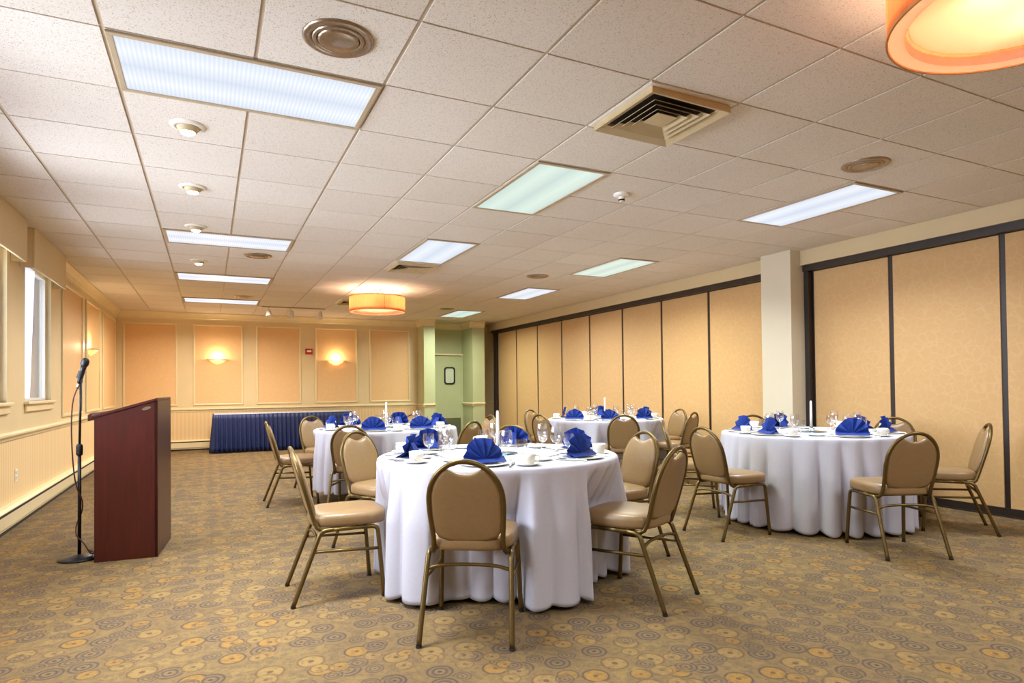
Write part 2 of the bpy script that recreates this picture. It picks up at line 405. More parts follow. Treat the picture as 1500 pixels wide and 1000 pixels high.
# window valances and sheer curtains
for k, (a, b) in enumerate(wins):
    y0, y1 = a - .2, b + .12
    bm = bmesh.new(); box(bm, XL+.10, XL+.12, y0, y1, 2.365, H-.002); box(bm, XL, XL+.10, y0, y0+.018, 2.365, H-.002); box(bm, XL, XL+.10, y1-.018, y1, 2.365, H-.002)
    names = ['over the window beside the wall lamp', 'over the window at the left picture edge', 'over the third window from the back', 'over the window nearest the camera']
    tag(obj('window_valance', bm, M['valance'], bevel=.004), 'beige box valance ' + names[k], 'valance', 'window valances')
    bm = bmesh.new(); n = 60; w0, w1 = a+.03, a+.52; rows = 14
    G = []
    for r in range(rows+1):
        f = r/rows; z = 2.44 - f*(2.44-1.13); row = []
        wid = (w1-w0) * (1 - .42*f)
        for i in range(n+1):
            u = i/n; row.append(bm.verts.new((XL-.035 + .012*math.sin(u*2*PI*9 + .5*math.sin(f*4)), w0 + wid*u + .03*math.sin(f*PI)*(1-u), z)))
        G.append(row)
    for A, C_ in zip(G, G[1:]):
        for i in range(n): bm.faces.new((A[i], A[i+1], C_[i+1], C_[i]))
    nm = ['hanging in the window beside the wall lamp', 'hanging in the window at the left picture edge', 'hanging in the third window from the back', 'hanging in the window nearest the camera']
    tag(obj('sheer_curtain', bm, M['sheer'], smooth=True), 'white sheer curtain ' + nm[k], 'curtain', 'sheer curtains')
# baseboard heaters
def heater(label, kind, a, b):
    t = thing('baseboard_heater', label, 'heater', (0, 0, 0), group='baseboard heaters')
    d0, d1 = .0, .07
    prof = [(0, .03), (0, .205), (.045, .205), (.07, .185), (.07, .175), (.052, .175), (.052, .165), (.07, .160), (.07, .055), (.058, .045), (.058, .03)]
    bm = bmesh.new()
    if kind == 'left': prism(bm, [(XL + p, q) for p, q in prof], a, b, 'y')
    else: prism(bm, [(YB - p, q) for p, q in prof], a, b, 'x')
    obj('cover', bm, M['cream_trim'], parent=t)
    bm = bmesh.new()
    if kind == 'left': box(bm, XL, XL+.055, a, b, 0, .035); box(bm, XL+.053, XL+.0715, a, b, .158, .178)
    else: box(bm, a, b, YB-.055, YB, 0, .035); box(bm, a, b, YB-.0715, YB-.053, .158, .178)
    obj('slot_shade', bm, M['gap'], parent=t)  # dark bars standing in for shade in the slot and under the cover
heater('long cream baseboard heater along the left window wall', 'left', YF, YB-.08)
heater('cream baseboard heater on the back wall beside the blue skirted table', 'back', XL+.08, 4.3)
# folding partition panels
def panels(edges, names):
    for k, (a, b) in enumerate(zip(edges, edges[1:])):
        g = .024
        t = thing('partition_panel', names[k], 'wall panel', (6.36, (a+b)/2, 0), group='fabric partition panels')
        w = (b-a)/2 - g
        obj('fabric_face', B(-.025, .03, -w, w, .075, 2.50), M['panel'], parent=t, bevel=.003)
        bm = bmesh.new(); box(bm, -.014, .045, -w-g, -w, .012, 2.505); box(bm, -.014, .045, w, w+g, .012, 2.505)
        obj('edge_strip', bm, M['dark'], parent=t)
        obj('bottom_seal', B(-.03, .045, -w-g, w+g, .012, .075), M['dark'], parent=t)
ordn = ['first', 'second', 'third', 'fourth', 'fifth', 'sixth', 'seventh', 'eighth']
panels([5.54, 6.68, 7.70, 8.72, 9.74, 10.76, 11.78, 12.80, 13.82], ['peach fabric partition panel, %s beyond the white column' % ordn[k] for k in range(8)])
panels([5.00, 4.07, 3.06, 2.04, 1.02, 0, -1.02][::-1], ['peach fabric partition panel, %s on the near side of the white column' % ordn[k] for k in range(5, -1, -1)])
# outlet
t = thing('wall_outlet', 'white electrical outlet low on the left wall under the windows', 'outlet', (XL, 7.15, .43))
obj('cover_plate', B(0, .006, -.036, .036, -.058, .058), M['white'], parent=t, bevel=.003)
bm = bmesh.new(); box(bm, .006, .010, -.017, .017, .008, .040); box(bm, .006, .010, -.017, .017, -.040, -.008); obj('socket', bm, plain('socket_plastic', '#d5cfc0', .4), parent=t)
# fire alarm
t = thing('fire_alarm', 'red fire alarm strobe on the back wall between two wall panels', 'alarm', (1.93, YB+.001, 2.0))
obj('housing', B(-.075, .075, -.05, 0, -.06, .06), M['red'], parent=t, bevel=.006)
obj('strobe_lens', B(-.045, .045, -.065, -.05, -.012, .026), M['white'], parent=t, bevel=.004)

# ------------------------------------------------------------------ ceiling fittings
def light_area(name, loc, sx, sy, power, color, spread=110, parent=None):
    l = bpy.data.lights.new(name, 'AREA'); l.shape = 'RECTANGLE'; l.size = sx; l.size_y = sy; l.energy = power; l.color = color; l.spread = math.radians(spread)
    o = bpy.data.objects.new(name, l); col.objects.link(o); o.location = loc
    if parent: o.parent = parent
    return o
def troffer(label, x0, x1, y0, y1, mat, power, color):
    dist = min(math.hypot(px, py) for px in (x0, x1) for py in (y0, y1))
    spr = min(160, 2*math.degrees(math.atan(dist/(H-1.19))) - (20 if dist < 4 else 6)) if y0 > 0 else 150
    cx, cy = (x0+x1)/2, (y0+y1)/2
    t = thing('fluorescent_light', label, 'ceiling light', (cx, cy, H), group='fluorescent ceiling panels')
    a, b = (x1-x0)/2 - .008, (y1-y0)/2 - .008
    bm = bmesh.new(); f = .028
    for q in ((-a, a, -b, -b+f), (-a, a, b-f, b), (-a, -a+f, -b+f, b-f), (a-f, a, -b+f, b-f)): box(bm, *q, -.012, -.001)
    obj('frame', bm, M['fixture'], parent=t, bevel=.003)
    obj('lens', B(-a+f, a-f, -b+f, b-f, -.006, -.001), mat, parent=t)
    l = light_area('tube_light', (0, 0, -.014), (a-f)*2, (b-f)*2, power, color, spr, t)
PW = 52
cool, day, grn = (.86, .93, 1), (.84, .92, 1), (.88, 1, .90)
g = lambda i: GX0 + .61*i
h_ = lambda j: GY0 + .61*j
side = 'in the left row of ceiling panels, '
troffer('fluorescent ceiling panel ' + side + 'nearest and largest', g(0), g(2), h_(0), h_(1), M['lensx'], PW, cool)
troffer('fluorescent ceiling panel ' + side + 'second from the camera', g(0), g(2), h_(6), h_(7), M['lensx'], PW, cool)
troffer('fluorescent ceiling panel ' + side + 'third from the camera', g(0), g(2), h_(10), h_(11), M['lensx'], PW, cool)
troffer('fluorescent ceiling panel ' + side + 'nearest the back wall', g(0), g(2), h_(14), h_(15), M['lensx'], PW*1.8, (1, .93, .82))
troffer('greenish fluorescent ceiling panel in the middle of the room, beyond the square vent', g(4), g(5), h_(1), h_(3), M['lensg'], PW, grn)
troffer('white fluorescent ceiling panel in the middle of the room, beside the small vent', g(4), g(5), h_(5), h_(7), M['lensy'], PW, day)
side = 'in the right row of ceiling panels, '
troffer('fluorescent ceiling panel ' + side + 'nearest the camera', g(8), g(9), h_(0), h_(2), M['lensy'], PW*1.05, day)
troffer('fluorescent ceiling panel ' + side + 'second from the camera', g(8), g(9), h_(5), h_(7), M['lensg'], PW*1.3, (.95, 1, .9))
troffer('fluorescent ceiling panel ' + side + 'third from the camera', g(8), g(9), h_(9), h_(11), M['lensy'], PW*1.3, day)
troffer('greenish fluorescent ceiling panel ' + side + 'nearest the alcove door', g(8), g(9), h_(14), h_(16), M['lensg'], PW*1.3, grn)
troffer('unseen fluorescent ceiling panel added behind the camera on the right', g(8), g(9), h_(-5), h_(-3), M['lensy'], PW, day)  # unseen panels, here and below, added to give light from behind
troffer('unseen fluorescent ceiling panel added behind the camera in the middle', g(4), g(5), h_(-6), h_(-4), M['lensy'], PW, day)
troffer('unseen fluorescent ceiling panel added behind the camera on the left', g(0), g(2), h_(-6), h_(-5), M['lensx'], PW, cool)

# round metal diffusers
def rdiff(label, x, y, R=.155):
    t = thing('round_diffuser', label, 'vent', (x, y, H), group='round ceiling diffusers')
    obj('outer_ring', L([(R*.74, -.004), (R*.80, -.012), (R*.93, -.012), (R, -.004), (R, 0)], 48), M['brushed'], parent=t, smooth=True)
    obj('cone', L([(R*.60, -.008), (R*.64, -.016), (R*.72, -.012), (R*.74, -.004)], 48), M['brushed'], parent=t, smooth=True)
    obj('centre_disc', L([(0, -.022), (R*.10, -.022), (R*.50, -.020), (R*.57, -.014), (R*.60, -.004)], 48), M['brushed'], parent=t, smooth=True)
rdiff('round metal ceiling diffuser beside the nearest left fluorescent panel', .52, 2.80)
rdiff('round metal ceiling diffuser between the second and third left fluorescent panels', .51, 7.76)
rdiff('small round metal ceiling diffuser near the back wall above the blue skirted table', .52, 11.3)
rdiff('round metal ceiling diffuser near the right row of panels, nearest the camera', 4.20, 2.86)
rdiff('round metal ceiling diffuser halfway down the right side of the ceiling', 4.15, 7.69)
rdiff('round metal ceiling diffuser before the alcove door panel', 4.22, 11.6)
# recessed eyeball spots
for k, (y, lab) in enumerate(((4.10, 'nearest the camera'), (5.33, 'second from the camera'), (6.60, 'third from the camera'), (8.33, 'furthest from the camera'))):
    t = thing('recessed_spotlight', 'small lit recessed ceiling spotlight in the left row, ' + lab, 'spotlight', (-.11, y, H), group='recessed spotlights')
    obj('trim_ring', L([(.062, -.004), (.066, -.014), (.085, -.012), (.098, -.003), (.098, 0)], 36), M['white'], parent=t, smooth=True)
    obj('eyeball', L([(.030, -.044), (.044, -.040), (.056, -.026), (.063, -.006)], 36), M['vent'], parent=t, smooth=True)
    obj('bulb', L([(0, -.058), (.024, -.054), (.040, -.044), (.043, -.030)], 24), M['bulb'], parent=t, smooth=True)
    l = bpy.data.lights.new('spot_beam', 'SPOT'); l.energy = 22; l.color = (1, .76, .52); l.spot_size = math.radians(130); l.spot_blend = .8; l.shadow_soft_size = .03
    o = bpy.data.objects.new('spot_beam', l); col.objects.link(o); o.location = (0, 0, -.075); o.parent = t
# square louvre vents
def vent(label, x0, x1, y0, y1, drop=.02, tilt=0, face=.235):
    t = thing('ceiling_vent', label, 'vent', ((x0+x1)/2, (y0+y1)/2, H), group='square ceiling vents')
    a = (x1-x0)/2 - .012; b = (y1-y0)/2 - .01
    bm = bmesh.new(); box(bm, -a, a, -b, b, -.004, -.001); obj('ceiling_plate', bm, M['white'], parent=t)
    def sq(bm, r0, z0, r1, z1):
        A = [bm.verts.new((sx*r0, sy*r0, z0)) for sx, sy in ((-1,-1),(1,-1),(1,1),(-1,1))]; C_ = [bm.verts.new((sx*r1, sy*r1, z1)) for sx, sy in ((-1,-1),(1,-1),(1,1),(-1,1))]
        for i in range(4): bm.faces.new((A[i], A[(i+1)%4], C_[(i+1)%4], C_[i]))
    k = face/.235
    bm = bmesh.new(); sq(bm, .250*k, -.004, .255*k, -drop-.02); sq(bm, .255*k, -drop-.02, .205*k, -drop+.005)
    f = obj('outer_cone', bm, M['vent'], parent=t, solid=.003)
    obj('throat', B(-.2*k, .2*k, -.2*k, .2*k, -.010, -.006), M['gap'], parent=t)
    for r in (.185, .145, .105):
        bm = bmesh.new(); sq(bm, r*k, -drop-.016, (r-.030)*k, -drop+.006); obj('louvre', bm, M['vent'], parent=t, solid=.002)
    bm = bmesh.new(); box(bm, -.065*k, .065*k, -.065*k, .065*k, -drop-.012, -drop-.008); obj('centre_plate', bm, M['vent'], parent=t)
    for ch in t.children:
        if ch.name.split('.')[0] != 'ceiling_plate': ch.rotation_euler = (0, tilt, 0)
vent('large square louvred ceiling vent near the camera, frame hanging loose', g(4), g(5), h_(-1), h_(0), .02, math.radians(1.2), .25)
vent('small square ceiling vent just beyond the white middle panel', g(4), g(5), h_(7), h_(8), .02)
vent('square ceiling vent half hidden behind the far drum pendant', g(4), g(5), 10.9, 11.5, .02)
# smoke detector
t = thing('smoke_detector', 'small white smoke detector on the ceiling right of the greenish panel', 'smoke detector', (3.01, 4.13, H))
obj('base', L([(0, -.024), (.052, -.024), (.066, -.012), (.066, 0)], 32), M['white'], parent=t, smooth=True)
obj('sensor_chamber', L([(0, -.062), (.020, -.062), (.024, -.050), (.024, -.024)], 24), M['white'], parent=t, smooth=True)
obj('sensor_slots', L([(.0245, -.058), (.0255, -.056), (.0255, -.046), (.0245, -.044)], 24), M['gap'], parent=t)
# drum pendants
def pendant(label, x, y, z0, z1, R, power):
    t = thing('drum_pendant', label, 'pendant lamp', (x, y, H), group='orange drum pendants')
    zz0, zz1 = z0-H, z1-H
    obj('canopy', L([(0, -.03), (.05, -.028), (.065, -.01), (.065, 0)], 24), M['brushed'], parent=t, smooth=True)
    obj('stem', T([(0, 0, -.02), (0, 0, zz0+.05)], .008, smooth=0), M['brushed'], parent=t)
    s = obj('lamp_shade', L([(R, zz0), (R, zz1)], 96), M['shade'], parent=t, smooth=True)
    bm = L([(R+.003, zz0), (R+.003, zz0+.012), (R-.004, zz0+.012), (R-.004, zz0), (R+.003, zz0)], 96); lathe(bm, [(R+.003, zz1-.012), (R+.003, zz1), (R-.004, zz1), (R-.004, zz1-.012)], 96)
    obj('rim', bm, plain('shade_rim', '#c98a4c', .5), parent=s)
    obj('seam', B(-.004, .004, -R-.003, -R+.001, zz0+.01, zz1-.01), plain('shade_seam', '#8a4c1c', .6), parent=s)
    obj('diffuser', L([(0, zz0+.056), (R*.84, zz0+.056), (R*.84, zz0+.048), (0, zz0+.048)], 64), M['diffuser'], parent=t)
    obj('bottom_ring', L([(R*.86, zz0+.040), (R*.87, zz0+.006), (R*.985, zz0+.004)], 64), M['lining'], parent=t)
    for k in range(3):
        a = 2*PI*k/3 + .5
        obj('bulb', L([(0, -.035), (.024, -.024), (.032, 0), (.022, .026), (.012, .05), (0, .05)], 16, c=(.2*math.cos(a), .2*math.sin(a), (zz0+zz1)/2)), M['bulb'], parent=t, smooth=True)
        l = bpy.data.lights.new('bulb_light', 'POINT'); l.energy = power; l.color = (1, .82, .62); l.shadow_soft_size = .04
        o = bpy.data.objects.new('bulb_light', l); col.objects.link(o); o.location = (.11*math.cos(a), .11*math.sin(a), (zz0+zz1)/2+.03); o.parent = t
pendant('orange drum pendant lamp hanging at the far end before the back wall', 2.38, 9.72, 2.385, 2.625, .43, 12)
pendant('large orange drum pendant lamp cut off at the top right picture corner', 2.53, 1.10, 2.45, 2.68, .44, 8)
# sconces
def sconce(label, loc, rz):
    t = thing('wall_sconce', label, 'wall lamp', loc, rz, group='half bowl wall sconces')
    prof = [(.0, -.095), (.04, -.090), (.08, -.068), (.13, -.035), (.185, .006), (.178, .008), (.122, -.030), (.075, -.058), (.038, -.080), (0, -.085)]
    bm = lathe(bmesh.new(), prof, 32, a0=-PI, a1=0)
    for v in bm.verts: v.co.y *= .62
    obj('bowl', bm, M['opal'], parent=t, smooth=True)
    bm = lathe(bmesh.new(), [(.200, .006), (.200, .014), (.176, .014), (.176, .006), (.200, .006)], 32, a0=-PI, a1=0)
    for v in bm.verts: v.co.y *= .62
    obj('rim', bm, plain('brass_rim', '#a5732c', .35, metal=.6), parent=t)
    obj('back_plate', B(-.05, .05, -.012, 0, -.05, .03), M['brushed'], parent=t)
    l = bpy.data.lights.new('sconce_light', 'POINT'); l.energy = 10; l.color = (1, .72, .42); l.shadow_soft_size = .06
    o = bpy.data.objects.new('sconce_light', l); col.objects.link(o); o.location = (0, -.085, .035); o.parent = t
sconce('lit half-bowl wall sconce on the back wall above the left of the blue table', (.155, YB-.004, 1.80), 0)
sconce('lit half-bowl wall sconce on the back wall right of the fire alarm', (2.50, YB-.004, 1.80), 0)
sconce('lit half-bowl wall sconce on the left wall beyond the windows', (XL+.004, 11.0, 1.80), PI/2)
# track lights
tk = thing('track_rail', 'thin white ceiling track running before the back wall', 'light track', (1.42, 12.42, H))
obj('rail', B(-.60, .60, -.017, .017, -.022, 0), M['fixture'], parent=tk, bevel=.003)
obj('power_feed', B(-.62, -.54, -.025, .025, -.028, -.0), M['white'], parent=tk, bevel=.004)
for x, lab in ((1.00, 'left of the three'), (1.40, 'middle of the three'), (1.93, 'right of the three')):
    t = thing('track_spotlight', 'unlit white track spotlight under the ceiling by the back wall, ' + lab, 'spotlight', (x, 12.42, H-.022), group='track spotlights')
    obj('stem', T([(0, 0, 0), (0, 0, -.05)], .012, smooth=0), M['white'], parent=t)
    bm = L([(0, .05), (.030, .048), (.042, .03), (.045, -.05), (.054, -.065), (.054, -.08), (.048, -.08), (.04, -.055), (0, -.05)], 24)
    bmesh.ops.transform(bm, matrix=Matrix.Translation((0, -.01, -.10)) @ Matrix.Rotation(math.radians(-22), 4, 'X'), verts=bm.verts)
    obj('lamp_head', bm, M['white'], parent=t, smooth=True)

# ------------------------------------------------------------------ chair prototype
def make_chair(label):
    t = thing('banquet_chair', label, 'chair')
    # seat cushion
    bm = bmesh.new(); n = 48; rings = []
    prof = [(.90, .415), (.985, .418), (1.0, .435), (1.0, .462), (.975, .478), (.90, .487), (.70, .492), (.4, .494)]
    for s, z in prof:
        R = []
        for i in range(n):
            a = 2*PI*i/n; c, sn = math.cos(a), math.sin(a); e = 2/3.6
            x = abs(c)**e*(1 if c > 0 else -1); y = abs(sn)**e*(1 if sn > 0 else -1)
            w = .20 + .022*(y+1)/2; R.append(bm.verts.new((x*w*s, (.055 + y*.215*s), z)))
        rings.append(R)
    for A, C_ in zip(rings, rings[1:]):
        for i in range(n): bm.faces.new((A[i], A[(i+1)%n], C_[(i+1)%n], C_[i]))
    bm.faces.new(rings[0][::-1]); bm.faces.new(rings[-1])
    obj('seat', bm, M['vinyl'], parent=t, smooth=True)
    # back plane
    b0 = Vector((0, -.148, .455)); d = Vector((0, -.112, .400)).normalized(); nrm = Vector((0, d.z, -d.y)); Lb = .412
    def bp(s, tt, q=0): return b0 + Vector((s, 0, 0)) + d*tt + nrm*q
    cx, rx, ty = .215, .176, .197
    hoop = [(-.165, 0), (-.170, .08), (-.176, .16)] + [(-rx*math.cos(a), cx + ty*math.sin(a)) for a in [PI*k/16 for k in range(17)]] + [(.176, .16), (.170, .08), (.165, 0)]
    P = [Vector((-.185, .03, .405)), Vector((-.183, -.06, .400)), Vector((-.175, -.125, .402))] + [bp(s, u) for s, u in hoop] + [Vector((.175, -.125, .402)), Vector((.183, -.06, .400)), Vector((.185, .03, .405))]
    obj('back_frame', T(P, .0125, n=10, smooth=1), M['gold'], parent=t, smooth=True)
    # backrest pad: fills the hoop, scooped at the top for the hand grip
    out = []
    for k in range(0, 25):
        a = PI*k/24; x, y = rx*math.cos(a)*.955, cx + ty*math.sin(a)*.965
        lim = .385 - .040*max(0, math.cos(min(1, abs(x)/.10)*PI/2))
        if y > lim and abs(x) < .10: y = lim
        out.append((x, y))
    out += [(-.168, .12), (-.160, .06), (-.140, .025), (-.09, .008), (0, .002), (.09, .008), (.140, .025), (.160, .06), (.168, .12)]
    cen = (0, .2); bm = bmesh.new(); rings = []
    for s, q in ((.55, -.010), (.90, -.010), (.985, -.006), (1.0, .002), (.985, .016), (.93, .024), (.75, .029), (.45, .031)):
        rings.append([bm.verts.new(bp(cen[0] + (x-cen[0])*s, cen[1] + (y-cen[1])*s, q)) for x, y in out])
    m_ = len(out)
    for A, C_ in zip(rings, rings[1:]):
        for i in range(m_): bm.faces.new((A[i], A[(i+1)%m_], C_[(i+1)%m_], C_[i]))
    bm.faces.new(rings[0][::-1]); bm.faces.new(rings[-1]); bmesh.ops.recalc_face_normals(bm, faces=bm.faces)
    obj('backrest', bm, M['vinyl'], parent=t, smooth=True)
    # legs: two bent side frames
    r = .0125; bm = bmesh.new()
    for s in (-1, 1):
        lf = obj('leg', T([(s*.215, .230, .012), (s*.203, .205, .345), (s*.200, .198, .400), (s*.198, .135, .403)], r, n=10), M['gold'], parent=t, smooth=True)
        lr = obj('leg', T([(s*.215, -.262, .012), (s*.203, -.135, .345), (s*.200, -.112, .400), (s*.198, -.045, .403)], r, n=10), M['gold'], parent=t, smooth=True)
        obj('foot_cap', T([(s*.2155, .231, 0), (s*.2150, .2303, .012)], .0140, n=10, smooth=0), M['rubber'], parent=lf)
        obj('foot_cap', T([(s*.2155, -.264, 0), (s*.2150, -.262, .012)], .0140, n=10, smooth=0), M['rubber'], parent=lr)
        tube(bm, [(s*.198, .14, .403), (s*.198, -.05, .403)], r, n=10, smooth=0)
        obj('stretcher', T([(s*.206, .210, .275), (s*.206, -.160, .290)], .009, smooth=0), M['gold'], parent=t, smooth=True)
    tube(bm, [(-.198, .12, .403), (.198, .12, .403)], .009, smooth=0); tube(bm, [(-.198, -.04, .403), (.198, -.04, .403)], .009, smooth=0)
    obj('seat_frame', bm, M['gold'], parent=t, smooth=True)
    obj('stretcher', T([(-.203, -.140, .325), (-.12, -.125, .345), (.12, -.125, .345), (.203, -.140, .325)], .009), M['gold'], parent=t, smooth=True)
    return t

az2 = lambda a: (math.sin(math.radians(a)), math.cos(math.radians(a)))
# rear-foot mid point (= point under the top of the backrest) and heading (azimuth from +Y, clockwise)
CH = {
 'front': [((1.045, 2.67), 31.4, 'near'), ((2.305, 2.665), 334, 'near-right'), ((2.86, 3.67), 266, 'right'), ((2.38, 4.92), 211, 'far'), ((1.02, 4.92), 150, 'far-left'), ((.415, 3.80), 92, 'left')],
 'right-hand': [((4.28, 2.59), 24.8, 'near-right'), ((5.635, 2.835), 322, 'right'), ((6.0, 3.85), 240, 'far-right'), ((5.35, 5.00), 205, 'far-left'), ((3.86, 4.72), 128, 'left'), ((3.50, 3.79), 90, 'near-left')],
 'back left': [((1.15, 5.78), 24, 'near'), ((2.35, 5.71), 331, 'near-right'), ((3.04, 6.84), 266, 'right'), ((2.40, 7.86), 212, 'far'), ((1.12, 8.02), 155, 'far-left'), ((.525, 6.965), 90, 'left')],
 'back right': [((4.26, 5.86), 31, 'near'), ((5.35, 5.90), 336, 'near-right'), ((5.96, 6.86), 272, 'right'), ((5.40, 8.17), 206, 'far'), ((4.21, 8.10), 154, 'left'), ((3.57, 6.62), 78, 'near-left')],
}
extra = {'near': 'its back to the camera'}
proto = None; chair_pose = {}
for tb, lst in CH.items():
    for (x, y), a, seatn in lst:
        dx, dy = az2(a); loc = (x + dx*.262, y + dy*.262, 0); rz = -math.radians(a)
        lab = 'tan vinyl banquet chair with gold frame at the %s side of the %s table' % (seatn, tb)
        if seatn == 'near': lab = 'tan vinyl banquet chair with its back to the camera at the %s table' % tb
        if proto is None:
            proto = make_chair(lab); proto.location = loc; proto.rotation_euler = (0, 0, rz); proto['group'] = 'banquet chairs around the tables'; c = proto
        else: c = dup(proto, loc, rz, lab)
        chair_pose.setdefault(tb, []).append((loc[0], loc[1], rz))

# ------------------------------------------------------------------ tables, cloths
R0 = .762; TZ = .760
TB = {'front': (1.68, 3.68, .03, 11), 'right-hand': (4.86, 3.87, .03, 5), 'back left': (1.75, 6.78, .15, 8), 'back right': (4.76, 6.97, .16, 3)}
def table(tb):
    x, y, hem, seed = TB[tb]
    t = thing('round_table', 'round folding banquet table under the white cloth, the %s table' % tb, 'table', (x, y, 0), group='round banquet tables')
    obj('tabletop', L([(0, .730), (R0-.03, .730), (R0-.016, .740), (R0-.016, .752), (0, .752)], 64), M['wood_edge'], parent=t)
    for sx, sy in ((-1,-1),(1,-1),(1,1),(-1,1)):
        obj('leg', T([(sx*.30, sy*.42, 0), (sx*.30, sy*.36, .73)], .014, smooth=0), M['black'], parent=t)
    # cloth
    rnd = random.Random(seed); n = 360; bm = bmesh.new()
    ph = [rnd.uniform(0, 6.28) for _ in range(6)]
    def fold(th):
        w = th + .05*math.sin(3*th + ph[0]) + .035*math.sin(5*th + ph[1])
        f = 2*abs(math.sin(15*w + ph[2]))**.7 - 1
        return f*(.75 + .35*math.sin(2*th + ph[3]) + .2*math.sin(7*th + ph[4]))
    rings = []
    for r in (.12, .3, .5, .68, R0-.03, R0-.012): rings.append([(r*math.cos(2*PI*i/n), r*math.sin(2*PI*i/n), TZ) for i in range(n)])
    rings.append([((R0-.003)*math.cos(2*PI*i/n), (R0-.003)*math.sin(2*PI*i/n), TZ-.004) for i in range(n)])
    rows = 34; poses = [(px-x, py-y, rz) for px, py, rz in chair_pose[tb]]
    for k in range(rows+1):
        f = k/rows; R = []
        for i in range(n):
            th = 2*PI*i/n; F = fold(th); g_ = min(1, f*2.4)**.9
            z = TZ - .012 - f*(TZ - .012 - hem) + .016*f*F*(-1)
            rad = R0 + .004 + g_*(.014 + .036*F) + .022*f
            vx, vy = rad*math.cos(th), rad*math.sin(th)
            # chairs pushed in press the hanging cloth inwards
            lim = rad
            for px, py, rz in poses:
                c_, s_ = math.cos(-rz), math.sin(-rz)
                wz = max(0, min(1, (.73 - z)/.23))
                if wz <= 0: continue
                # find radius along this ray at which the local y reaches .295
                ux, uy = math.cos(th), math.sin(th)
                ay = (s_*(0-px) + c_*(0-py)); by = (s_*ux + c_*uy)
                lx = c_*(vx-px) - s_*(vy-py)
                if by < -1e-3 and ay > .28:
                    rr_ = (ay - .285)/(-by)
                    wx = max(0, min(1, (.29 - abs(lx))/.07)); wx = wx*wx*(3-2*wx)
                    if rr_ < rad: lim = min(lim, rad - (rad-rr_+.030-.030*F)*wz*wx)
            R.append((lim*math.cos(th), lim*math.sin(th), z))
        rings.append(R)
    V = [[bm.verts.new(p) for p in R] for R in rings]; c0 = bm.verts.new((0, 0, TZ))
    for i in range(n): bm.faces.new((c0, V[0][i], V[0][(i+1)%n]))
    for A, C_ in zip(V, V[1:]):
        for i in range(n): bm.faces.new((A[i], C_[i], C_[(i+1)%n], A[(i+1)%n]))
    o = obj('tablecloth', bm, M['cloth'], smooth=True, loc=(x, y, 0), solid=.002)
    tag(o, 'white floor-length cloth draped over the %s round table' % tb, 'tablecloth', 'white round tablecloths')
for tb in TB: table(tb)

# ------------------------------------------------------------------ place settings
def napkin_bm(seed):
    rnd = random.Random(seed); bm = bmesh.new(); R = .124; N = 6; prev = None
    tilt = rnd.uniform(-.10, .10); squash = rnd.uniform(.92, 1.05)
    # pleated semicircle
    cols = []
    for k in range(2*N+1):
        a = -.06 + (PI+.12)*k/(2*N); off = .015 if k % 2 else -.009
        row = []
        for q in (0, .35, .7, 1):
            rr_ = R*q*(1 - .02*(k % 2) + .03*math.sin(k*1.7+seed))
            bend = .030*q*q*math.sin(a)
            row.append(bm.verts.new((rr_*math.cos(a) + tilt*rr_*math.sin(a), off*(.15+q) + bend - .01, .008 + rr_*math.sin(a)*squash + .006)))
        cols.append(row)
    for A, C_ in zip(cols, cols[1:]):
        for j in range(3):
            bm.faces.new((A[j], A[j+1], C_[j+1], C_[j]))
    # supporting folded tail behind, lying on the plate, and turned-over front band
    def quadstrip(pts):
        v = [bm.verts.new(p) for p in pts]; bm.faces.new(v)
    quadstrip([(-.115, -.045, .006), (.115, -.045, .006), (.128, .005, .030), (-.128, .005, .030)])
    quadstrip([(-.115, -.045, .006), (-.09, .075, .004), (.09, .075, .004), (.115, -.045, .006)])
    quadstrip([(-.045, .070, .006), (.045, .070, .006), (.03, .020, .085), (-.03, .020, .085)])
    bmesh.ops.recalc_face_normals(bm, faces=bm.faces)
    bmesh.ops.solidify(bm, geom=bm.faces[:], thickness=.0014)
    return bm
def setting_protos():
    P = {}
    t = thing('dinner_plate', 'x', 'plate', group='dinner plates'); 
    bm = L([(0, .004), (.085, .004), (.095, .006), (.136, .011), (.139, .010), (.100, .001), (.07, 0), (0, 0)], 40)
    P['plate'] = bm
    P['bread'] = L([(0, .004), (.045, .004), (.052, .006), (.074, .013), (.076, .012), (.054, .001), (0, 0)], 32)
    P['saucer'] = L([(0, .004), (.032, .004), (.040, .005), (.070, .015), (.072, .014), (.044, .001), (0, 0)], 32)
    bpy.data.objects.remove(t); return P
PR = setting_protos()
def mesh_of(name, bm, mat, smooth=True):
    me = bpy.data.meshes.new(name); bm.normal_update(); bm.to_mesh(me); bm.free(); me.materials.append(mat)
    for p in me.polygons: p.use_smooth = smooth
    return me
ME = {}
ME['plate'] = mesh_of('dinner_plate', PR['plate'], M['china']); ME['bread'] = mesh_of('bread_plate', PR['bread'], M['china']); ME['saucer'] = mesh_of('saucer', PR['saucer'], M['china'])
ME['cup'] = mesh_of('cup_body', L([(0, .004), (.022, .004), (.024, 0), (.027, .004), (.036, .014), (.041, .032), (.0425, .062), (.040, .062), (.0385, .032), (.033, .016), (0, .010)], 32), M['china'])
ME['handle'] = mesh_of('cup_handle', T([(.040, 0, .052), (.062, 0, .054), (.068, 0, .036), (.056, 0, .018), (.037, 0, .018)], .0042), M['china'])
ME['wbowl'] = mesh_of('wine_glass_bowl', L([(.004, .070), (.018, .076), (.032, .096), (.037, .122), (.033, .158), (.029, .176)], 28), M['glass'])
ME['wstem'] = mesh_of('wine_glass_stem', L([(.034, 0), (.034, .002), (.010, .005), (.004, .012), (.0035, .066), (.006, .071)], 20), M['glass'])
ME['gbowl'] = mesh_of('water_goblet_bowl', L([(.004, .040), (.022, .046), (.034, .064), (.038, .090), (.036, .128)], 28), M['glass'])
